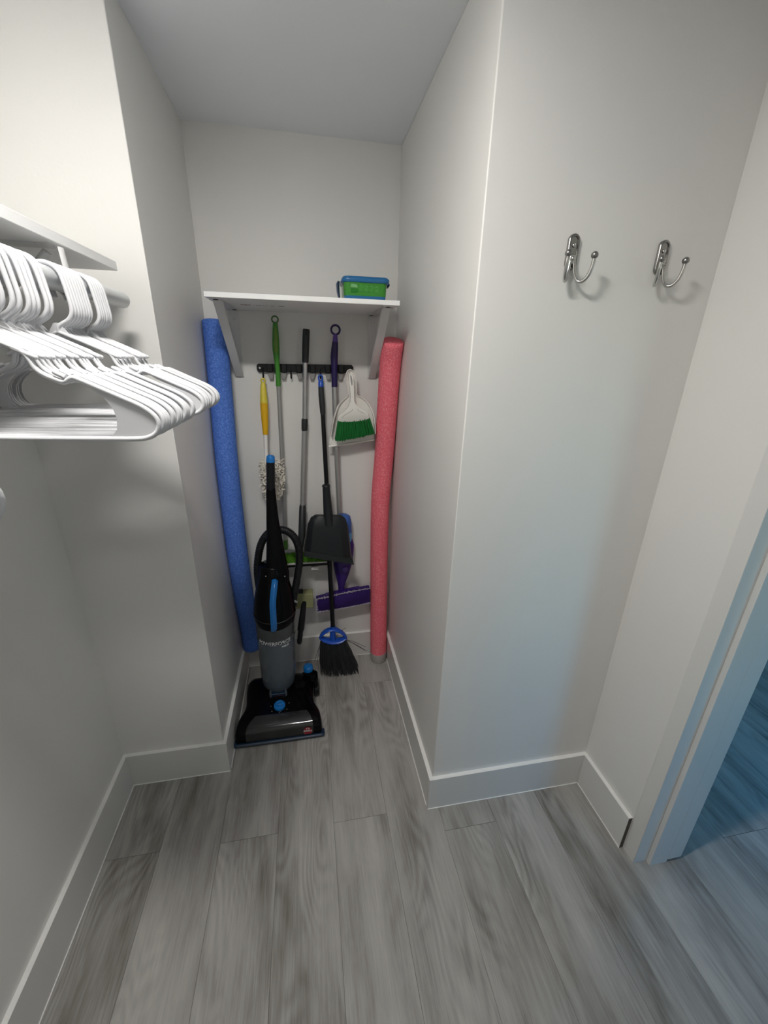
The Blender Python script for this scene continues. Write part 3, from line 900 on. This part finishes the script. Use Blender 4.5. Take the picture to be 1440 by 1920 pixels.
MB().tube([q+V((0, .006, 0)), q, q+V((0, -.003, 0))], [.0165, .0165, .0135], 20).build('button', M['purplel'], t, sharp=50, label='violet round button')
def padq(pts, y0, y1, ins=0):
    return MB().prism([P(*u, yp-.03) for u in pts], y0, y1, ins)
padq([(592.5, 1123.5), (600, 1121.5), (640, 1112), (691, 1103), (693.5, 1103), (693.5, 1128), (691, 1130), (640, 1140), (600, 1147), (594.5, 1147)], yp-.040, yp+.005, .004).build('mop_pad', M['purplepad'], t, sharp=60)
q = MB()
edge = [(592.5, 1123.5), (615, 1119), (640, 1113), (665, 1108), (693, 1103)]
edge2 = [(594.5, 1147.5), (615, 1144.5), (640, 1140.5), (665, 1136), (693, 1130)]
for E_ in (edge, edge2, [(592.5, 1123.5), (593.5, 1135), (594.5, 1147.5)]):
    pts = smooth_path([at(u[0], u[1], yp-.0405) for u in E_], 14)
    for pnt in pts:
        for _ in range(2):
            dd = V((rnd.gauss(0, .004), rnd.gauss(0, .004), rnd.gauss(0, .0025)))
            q.tube([pnt-dd, pnt+V((0, -.002, 0)), pnt+dd], [.0012, .0022, .001], 5)
q.build('fuzzy_edging', M['fuzz'], t, sharp=60, kind='stuff')
padq([(610, 1117.5), (640, 1110), (675, 1103.5), (675, 1106), (640, 1113), (610, 1120.5)], yp-.03, yp+.0, .001).build('pad_plate', M['purple'], t)

# white hand dustpan and its brush
def zp(x, y):
    return (600+x/11.292, 680+y/11.292)
yw = YB-.094
t = thing('hand_dustpan', at(660, 838, yw), 'ivory hand dustpan hanging from the right end of the rack', 'dustpan')
out = [(575, 210), (600, 165), (650, 143), (700, 165), (745, 225), (770, 300), (780, 420), (790, 560), (785, 665), (820, 715), (900, 750), (980, 810), (1050, 900), (1110, 1030), (1145, 1180), (1160, 1350), (1165, 1500), (1165, 1640), (1140, 1665), (900, 1720), (600, 1780), (260, 1810), (200, 1740), (235, 1520), (265, 1300), (310, 1120), (370, 950), (440, 850), (520, 785), (590, 735), (605, 690), (590, 560), (565, 420), (555, 300)]
pts2 = [P(*zp(*u), yw) for u in out]
MB().prism(pts2, YB-.066, YB-.060, .001).build('pan_floor', M['ivory'], t)
q = MB()
rim = smooth_path([V((x, YB-.040, z)) for x, z in (pts2[27:]+pts2[:1])], 3)
wl = [23, 24, 25, 26, 27, 28, 29, 30, 31, 32, 33, 0, 1, 2, 3, 4, 5, 6, 7, 8, 9, 10, 11, 12, 13, 14, 15, 16]
for i in range(len(wl)-1):
    (xa, za), (xb, zb_) = pts2[wl[i]], pts2[wl[i+1]]
    def dep(k):
        j = wl[k]
        z_ = pts2[j][1]
        k_ = min(1, max(0, (1.49-z_)/.10))
        return YB-.072-.036*k_ if z_ < 1.49 else YB-.076
    ya, yb2 = dep(i), dep(i+1)
    d = V((xb-xa, zb_-za))
    nn = V((d.y, -d.x)).normalized()*.0014
    q.rings([[(xa+nn.x, ya, za+nn.y), (xa-nn.x, ya, za-nn.y), (xa-nn.x, YB-.062, za-nn.y), (xa+nn.x, YB-.062, za+nn.y)],
             [(xb+nn.x, yb2, zb_+nn.y), (xb-nn.x, yb2, zb_-nn.y), (xb-nn.x, YB-.062, zb_-nn.y), (xb+nn.x, YB-.062, zb_+nn.y)]])
q.build('pan_wall', M['ivory'], t, sharp=40)
a_, b_ = at(*zp(190, 1800), yw), at(*zp(1165, 1655), yw)
MB().tube([V((a_.x, YB-.067, a_.z)), V((b_.x, YB-.067, b_.z))], .0045, 8).build('front_lip', M['ivory'], t)
t = thing('hand_brush', at(*zp(700, 1640), YB-.117), 'ivory hand brush with green bristles clipped inside the hand dustpan', 'brush')
yk = YB-.104
bo = [(600, 260), (612, 215), (640, 188), (668, 205), (695, 260), (710, 400), (718, 560), (724, 700), (740, 820), (775, 900), (850, 960), (960, 1020), (1030, 1090), (1050, 1180), (1000, 1205), (850, 1240), (650, 1258), (450, 1258), (375, 1240), (365, 1170), (400, 1110), (500, 1040), (580, 960), (610, 880), (630, 800), (636, 700), (628, 560), (610, 400)]
bp_ = [P(*zp(*u), yk) for u in bo]
MB().prism(bp_, yk-.012, yk+.012, .005).build('brush_handle', M['ivory'], t, sharp=50)
hs = [P(*zp(*u), yk-.013) for u in [(648, 250), (668, 290), (688, 380), (688, 470), (672, 490), (655, 420), (640, 300)]]
MB().prism(hs, yk-.0128, yk-.0105).build('hanging_slot', M['roller'], t)
def crease(l):
    return MB().tube(smooth_path([at(*zp(*u), yk-.0122) for u in l], 5), .0007, 6)
crease([(700, 980), (660, 1030), (560, 1085), (500, 1130), (470, 1170)]).build('crease', M['roller'], t)
crease([(790, 985), (850, 1040), (960, 1075)]).build('crease', M['roller'], t)
q = MB()
for i in range(15):
    u = i/14
    for j in range(3):
        vv = (j-1)
        for kk in range(13):
            s = at(*zp(395+u*640, 1245-max(0, u-.35)*95), yk)
            e = at(*zp(350+u*775, 1640-u*150+20*math.sin(u*3)), yk)
            ox, oy = rnd.gauss(0, .0015), rnd.gauss(0, .0015)
            s = V((s.x+ox, yk+vv*.008+oy, s.z+.004))
            e = V((e.x+ox*2.2, yk+vv*.011-.004+oy*2, e.z+rnd.gauss(0, .0025)))
            q.tube([s, lerp(s, e, .5), e], [.0015, .0015, .0012], 4, cap=False)
q.build('bristles', M['greenbr'], t, sharp=60, kind='stuff')

# ------------------------------------------------------------------ upright vacuum cleaner
vc = thing('vacuum_cleaner', (-.19, 1.58, 0), 'black upright vacuum cleaner with bright blue handle standing in the alcove', 'vacuum')
# floor head: lofted across stations running from front to back
stn = [  # y, x left, x right, z low, z top, corner
    (1.4305, -.376, .000, .016, .046, .008),
    (1.4330, -.379, .003, .014, .062, .012),
    (1.4450, -.380, .004, .012, .076, .014),
    (1.4700, -.379, .003, .010, .086, .016),
    (1.5000, -.374, -.001, .010, .093, .018),
    (1.5250, -.365, -.010, .010, .098, .022),
    (1.5500, -.355, -.022, .010, .103, .026),
    (1.5800, -.350, -.027, .012, .108, .028),
    (1.6200, -.353, -.026, .014, .112, .030),
    (1.6700, -.358, -.020, .014, .114, .030),
    (1.7100, -.360, -.018, .014, .112, .030),
    (1.7350, -.352, -.022, .018, .104, .028),
    (1.7500, -.335, -.035, .026, .085, .025)]
rg = []
for y, xa, xb, zl, zt_, c in stn:
    ring = [(xa+.004, y, zl), (xa, y, zl+.010), (xa, y, max(zl+.012, zt_-c*1.5))]
    for k in (1, 2, 3):
        a = R(90*k/3)
        ring.append((xa+c*1.3*(1-math.cos(a)), y, zt_-c*1.5*(1-math.sin(a))))
    m_ = 5
    for k in range(1, m_):
        ring.append((xa+c*1.3+(xb-xa-2.6*c)*k/m_, y, zt_+.004*math.sin(math.pi*k/m_)))
    for k in (3, 2, 1):
        a = R(90*k/3)
        ring.append((xb-c*1.3*(1-math.cos(a)), y, zt_-c*1.5*(1-math.sin(a))))
    ring += [(xb, y, max(zl+.012, zt_-c*1.5)), (xb, y, zl+.010), (xb-.004, y, zl)]
    rg.append(ring)
MB().rings(rg).build('floor_head', M['black'], vc, sharp=50)
# smoked window over the brush roll
wr_ = []
for (y, z, xa, xb) in [(1.4275, .022, -.333, -.036), (1.4280, .050, -.334, -.035), (1.4300, .064, -.334, -.035), (1.4355, .075, -.333, -.036), (1.4460, .0835, -.330, -.038), (1.4700, .0925, -.318, -.046), (1.4960, .0995, -.295, -.062)]:
    wr_.append([V((xa+(xb-xa)*k/10, y, z+.0008*0)) for k in range(11)])
q = MB()
n_ = 11
o_ = len(q.v)
vs_ = [v for r_ in wr_ for v in r_] + [v+V((0, .012, -.010)) for r_ in wr_ for v in r_]
fs_ = []
mR = len(wr_)
for i in range(mR-1):
    for k in range(n_-1):
        fs_.append((i*n_+k, i*n_+k+1, (i+1)*n_+k+1, (i+1)*n_+k))
        b0 = mR*n_
        fs_.append((b0+(i+1)*n_+k, b0+(i+1)*n_+k+1, b0+i*n_+k+1, b0+i*n_+k))
    for k in (0, n_-1):
        fs_.append((i*n_+k, (i+1)*n_+k, mR*n_+(i+1)*n_+k, mR*n_+i*n_+k))
for i in (0, mR-1):
    for k in range(n_-1):
        fs_.append((i*n_+k, i*n_+k+1, mR*n_+i*n_+k+1, mR*n_+i*n_+k))
q.add(vs_, fs_)
q.build('brush_window', M['window'], vc, sharp=40, label='smoked clear window')
bpts = [(-.381, 1.452, .014), (-.382, 1.445, .014), (-.381, 1.431, .014), (-.374, 1.4265, .014), (-.19, 1.4245, .014), (-.002, 1.4265, .014), (.005, 1.431, .014), (.006, 1.445, .014), (.005, 1.452, .014)]
MB().tube(smooth_path(bpts, 4), .0065, 8, flat=(1, 1.6), ref=(0, 0, 1)).build('bumper', M['bluebump'], vc, sharp=60, label='dark blue bumper strip')
# height knob
kc = V((-.188, 1.535, .1045))
MB().tube([kc+V((0, 0, -.004)), kc+V((0, -.0015, .008)), kc+V((0, -.002, .010))], [.0265, .0255, .0225], 24).build('height_knob', M['azure'], vc, sharp=40, label='blue round knob')
MB().obox(kc+V((0, -.003, .0125)), (.040, .009, .007), Matrix.Rotation(R(6), 3, 'Z')).build('knob_grip', M['azure'], vc, bevel=.002)
q = MB()
for dx, dy in ((-.040, .004), (-.034, -.024), (0, -.036), (.034, -.022), (.043, .010)):
    q.ball((kc.x+dx, kc.y+dy, kc.z-.0005+.12*dy), .0022, 8, 5, (1, 1, .5))
q.build('knob_marks', M['chrome'], vc, kind='stuff')
# right side hose port with its blue cap
MB().tube([(-.045, 1.700, .030), (-.045, 1.700, .10), (-.045, 1.705, .128), (-.045, 1.705, .133)], [.030, .032, .030, .026], 18).build('hose_port', M['black'], vc, sharp=50)
MB().rings([rrect(-.088, -.004, 1.664, 1.748, z, .018) for z in (.028, .098)]+[rrect(-.084, -.008, 1.668, 1.744, .108, .018), rrect(-.078, -.014, 1.674, 1.738, .111, .018)]).build('side_housing', M['black'], vc, sharp=40)
MB().tube([(-.052, 1.722, .115), (-.052, 1.724, .150), (-.052, 1.724, .156), (-.052, 1.724, .158)], [.0240, .0245, .0225, .018], 20).build('port_cap', M['azure'], vc, sharp=50, label='blue cap')
MB().tube([(-.040, 1.690, .036), (-.012, 1.690, .036), (-.003, 1.690, .036), (-.001, 1.690, .036)], [.035, .035, .033, .026], 24).build('wheel', M['blackm'], vc, sharp=40)
MB().tube([(-.325, 1.690, .036), (-.350, 1.690, .036), (-.356, 1.690, .036), (-.3585, 1.690, .036)], [.035, .035, .033, .026], 24).build('wheel', M['blackm'], vc, sharp=40)
# dust bin and motor head around an axis that leans slightly back
A0, A1 = V((-.196, 1.668, .10)), V((-.186, 1.712, .78))
def ax(z):
    k = (z-A0.z)/(A1.z-A0.z)
    return lerp(A0, A1, k)
def lathe(zr_, n=32, sx=1.0, sy=1.0):
    rg_ = []
    for z, r_ in zr_:
        c = ax(z)
        rg_.append([(c.x+r_*sx*math.cos(2*math.pi*i/n), c.y+r_*sy*math.sin(2*math.pi*i/n), z) for i in range(n)])
    return MB().rings(rg_)
lathe([(.108, .052), (.114, .064), (.135, .076), (.165, .082), (.20, .0845), (.30, .0865), (.405, .0885)]).build('dust_bin', M['bin'], vc, sharp=50, label='smoked clear dust bin')
lathe([(.400, .0880), (.402, .0905), (.41, .0905), (.412, .0893), (.430, .0900), (.432, .091), (.505, .092)]).build('bin_band', M['binring'], vc, sharp=40, label='grey upper band of the bin')
lathe([(.13, .046), (.20, .048), (.29, .052), (.34, .034), (.40, .030)], 24).build('cyclone_cone', M['cone'], vc, sharp=50)
q = ax(.125)
MB().box((q.x-.038, q.y-.084, .112), (q.x+.038, q.y-.062, .128)).build('bin_latch', M['bluebump'], vc, bevel=.003, label='blue latch')
for s in (-1, 1):
    MB().tube([(q.x+s*.036, q.y-.083, .110), (q.x+s*.036, q.y-.085, .135), (q.x+s*.035, q.y-.083, .155)], [.005, .006, .003], 8).build('latch_clip', M['bin'], vc)
# black motor head, front edge cut low towards the viewer
rg = []
N_ = 36
for i, (z, rx, ry) in enumerate([(.500, .0935, .0935), (.512, .0965, .0965), (.530, .0980, .098), (.550, .0965, .096), (.585, .0925, .090), (.63, .084, .080), (.69, .071, .066), (.735, .061, .057), (.762, .057, .052), (.770, .052, .047)]):
    c = ax(z)
    ring = []
    for k in range(N_):
        a = 2*math.pi*k/N_
        dip = -.020*max(0, -math.sin(a)) if i < 3 else (-.012*max(0, -math.sin(a)) if i == 3 else 0)
        ring.append((c.x+rx*math.cos(a), c.y+ry*math.sin(a), z+dip+(.018 if i < 3 else 0)*max(0, math.sin(a))))
    rg.append(ring)
MB().rings(rg).build('motor_head', M['black'], vc, sharp=60)
c = ax(.535)
MB().tube([(c.x+.0985*math.cos(R(a)), c.y+.0985*math.sin(R(a)), .538-.016*max(0, -math.sin(R(a)))) for a in range(190, 351, 10)], .0012, 6).build('head_seam', M['chromed'], vc)
# carry handle
cf = [at(515.5, 1087, 1.648), at(515, 1094, 1.630), at(513, 1112, 1.602), at(511.5, 1131, 1.585), at(512.2, 1150, 1.580), at(513.5, 1172, 1.580), at(513.5, 1183, 1.590)]
MB().tube(smooth_path(cf, 4), [.013]+[.0155]*23+[.0135], 4, flat=(1.0, .75), ref=(1, 1, 0)).build('carry_handle', M['azure'], vc, sharp=50, bevel=.003, label='bright blue carry handle')
# spine and grip
sp = [((521, 1088), .052, .035), ((520.5, 1072), .051, .033), ((517.5, 1045), .043, .028), ((514.5, 1010), .034, .024), ((511.5, 980), .0275, .020), ((509.3, 945), .0225, .017), ((508.0, 925), .0205, .016), ((507.8, 915), .0190, .0155)]
def yv(py):
    return 1.690+.035*(1088-py)/(1088-853)
rg = []
for (px_, py_), hw, hy in sp:
    q = at(px_, py_, yv(py_))
    rg.append([(q.x+hw*math.copysign(abs(math.cos(a))**.7, math.cos(a)), q.y+hy*math.copysign(abs(math.sin(a))**.7, math.sin(a)), q.z) for a in [2*math.pi*i/20 for i in range(20)]])
MB().rings(rg).build('spine', M['black'], vc, sharp=50)
MB().tube([at(507.8, 918, yv(918)), at(507.6, 912, yv(912)), at(507.5, 890, yv(890)), at(507.4, 866, yv(866))], [.0175, .0180, .0178, .0178], 18).build('grip', M['blackm'], vc, sharp=50)
MB().tube([at(507.4, 866.5, yv(866)), at(507.4, 862, yv(862)), at(507.4, 856, yv(856)), at(507.5, 853.5, yv(853)), at(507.6, 853, yv(853))], [.0182, .0182, .0165, .012, .006], 18).build('handle_cap', M['azure'], vc, sharp=60, label='blue tip')
for px_ in (498.5, 534):
    MB().ball(at(px_, 1080.5, 1.655), .0035, 8, 6).build('screw', M['chrome'], vc)
# ribbed hose looped behind the spine
hp = [at(489, 1118, 1.735), at(485, 1095, 1.748), at(482.5, 1068, 1.755), at(485, 1040, 1.755), at(491, 1017, 1.752), at(503, 1000, 1.748), at(520, 993.5, 1.745), at(537, 995.5, 1.742), at(552, 1008, 1.738), at(560.5, 1030, 1.734), at(561, 1056, 1.730), at(557.5, 1082, 1.725), at(553.5, 1105, 1.718), at(549.5, 1126, 1.712)]
pp = smooth_path(hp, 16)
MB().tube(pp, [.0178 if i % 3 else .0158 for i in range(len(pp))], 12).build('hose', M['hose'], vc, sharp=70)
MB().tube([at(550, 1122, 1.712), at(548.5, 1134, 1.708), at(545, 1146, 1.705)], [.0185, .0215, .016], 14).build('hose_cuff', M['blackm'], vc, sharp=50)
q = at(552.5, 1127, 1.695)
MB().tube([q+V((-.012, 0, .006)), q, q+V((.010, .004, -.010))], .0055, 8).build('cuff_clip', M['steel'], vc, label='grey clip')
# crevice tool clipped on the side
MB().tube([at(570.5, 1129, 1.70), at(569.5, 1134, 1.70), at(566.5, 1160, 1.692), at(564, 1180, 1.690), at(563.6, 1184, 1.690), at(561.5, 1203, 1.685), at(561.3, 1206, 1.685)], [.0095, .0125, .0150, .0165, .0125, .0120, .0095], 12, flat=(.9, 1)).build('crevice_tool', M['blackm'], vc, sharp=50)

# lettering
def text_mesh(body, size, shear=0.0, sx=1.0, ext=.0006):
    cu = bpy.data.curves.new('txt', 'FONT')
    cu.body = body
    cu.size = size
    cu.shear = shear
    cu.align_x = 'CENTER'
    cu.align_y = 'CENTER'
    cu.extrude = ext
    cu.resolution_u = 3
    o = bpy.data.objects.new('txt', cu)
    COL.objects.link(o)
    dg = bpy.context.evaluated_depsgraph_get()
    me = bpy.data.meshes.new_from_object(o.evaluated_get(dg))
    bpy.data.objects.remove(o)
    vs_ = [(v.co.x*sx, v.co.y, v.co.z) for v in me.vertices]
    fs_ = [tuple(p.vertices) for p in me.polygons]
    bpy.data.meshes.remove(me)
    return vs_, fs_
def lettering_on_bin(body, size, z0, dx, mt, shear=0.0, sx=1.0):
    vs_, fs_ = text_mesh(body, size, shear, sx)
    out_ = []
    for x, y, z in vs_:
        zz_ = z0+y
        c = ax(zz_)
        rr_ = .0865+(zz_-.30)*.02+.0012+z
        a = R(-90)+(x+dx)/.0875
        out_.append((c.x+rr_*math.cos(a), c.y+rr_*math.sin(a), zz_))
    MB().add(out_, fs_).build('lettering', mt, vc)
zl = at(516, 1212, 1.585).z
lettering_on_bin('POWERFORCE', .026, zl, -.004, M['text'], 0, .92)
lettering_on_bin('HELIX', .0135, zl-.0205, .046, M['text'], .25, 1.0)
def lettering_flat(body, size, o, ex, ey, mt, sx=1.0, shear=0.0):
    vs_, fs_ = text_mesh(body, size, shear, sx, .0004)
    ex, ey = V(ex).normalized(), V(ey).normalized()
    ez = ex.cross(ey)
    MB().add([V(o)+ex*x+ey*y+ez*z for x, y, z in vs_], fs_).build('lettering', mt, vc)
lc = V((-.060, 1.4268, .046))
MB().prism([(lc.x-.016, lc.z-.020), (lc.x+.016, lc.z-.020), (lc.x+.020, lc.z-.006), (lc.x+.016, lc.z+.010), (lc.x+.008, lc.z+.020), (lc.x-.008, lc.z+.020), (lc.x-.016, lc.z+.010), (lc.x-.020, lc.z-.006)], lc.y-.0006, lc.y+.001).build('emblem', M['red'], vc, label='red emblem on the window')
lettering_flat('BISSELL', .0125, (lc.x, lc.y-.0014, lc.z), (1, 0, 0), (0, 0, 1), M['text'], 1.0, .15)
q = MB()
for s in (-1, 1):
    q.tube([(lc.x+s*.007, lc.y-.0012, lc.z+.011), (lc.x+s*.002, lc.y-.0012, lc.z+.017)], .0012, 6)
q.build('emblem_mark', M['text'], vc)
lettering_flat('BISSELL', .0135, (-.190, 1.602, .1175), (1, 0, 0), (0, 1, .12), M['chromed'], 1.0, .15)
MB().obox((-.190, 1.587, .1165), (.038, .004, .0012), Matrix.Identity(3)).build('emblem', M['redtxt'], vc, label='thin red underline')
MB().prism([(-.197, .1170), (-.183, .1170), (-.186, .1182), (-.194, .1182)], 1.612, 1.624).build('emblem', M['redtxt'], vc)
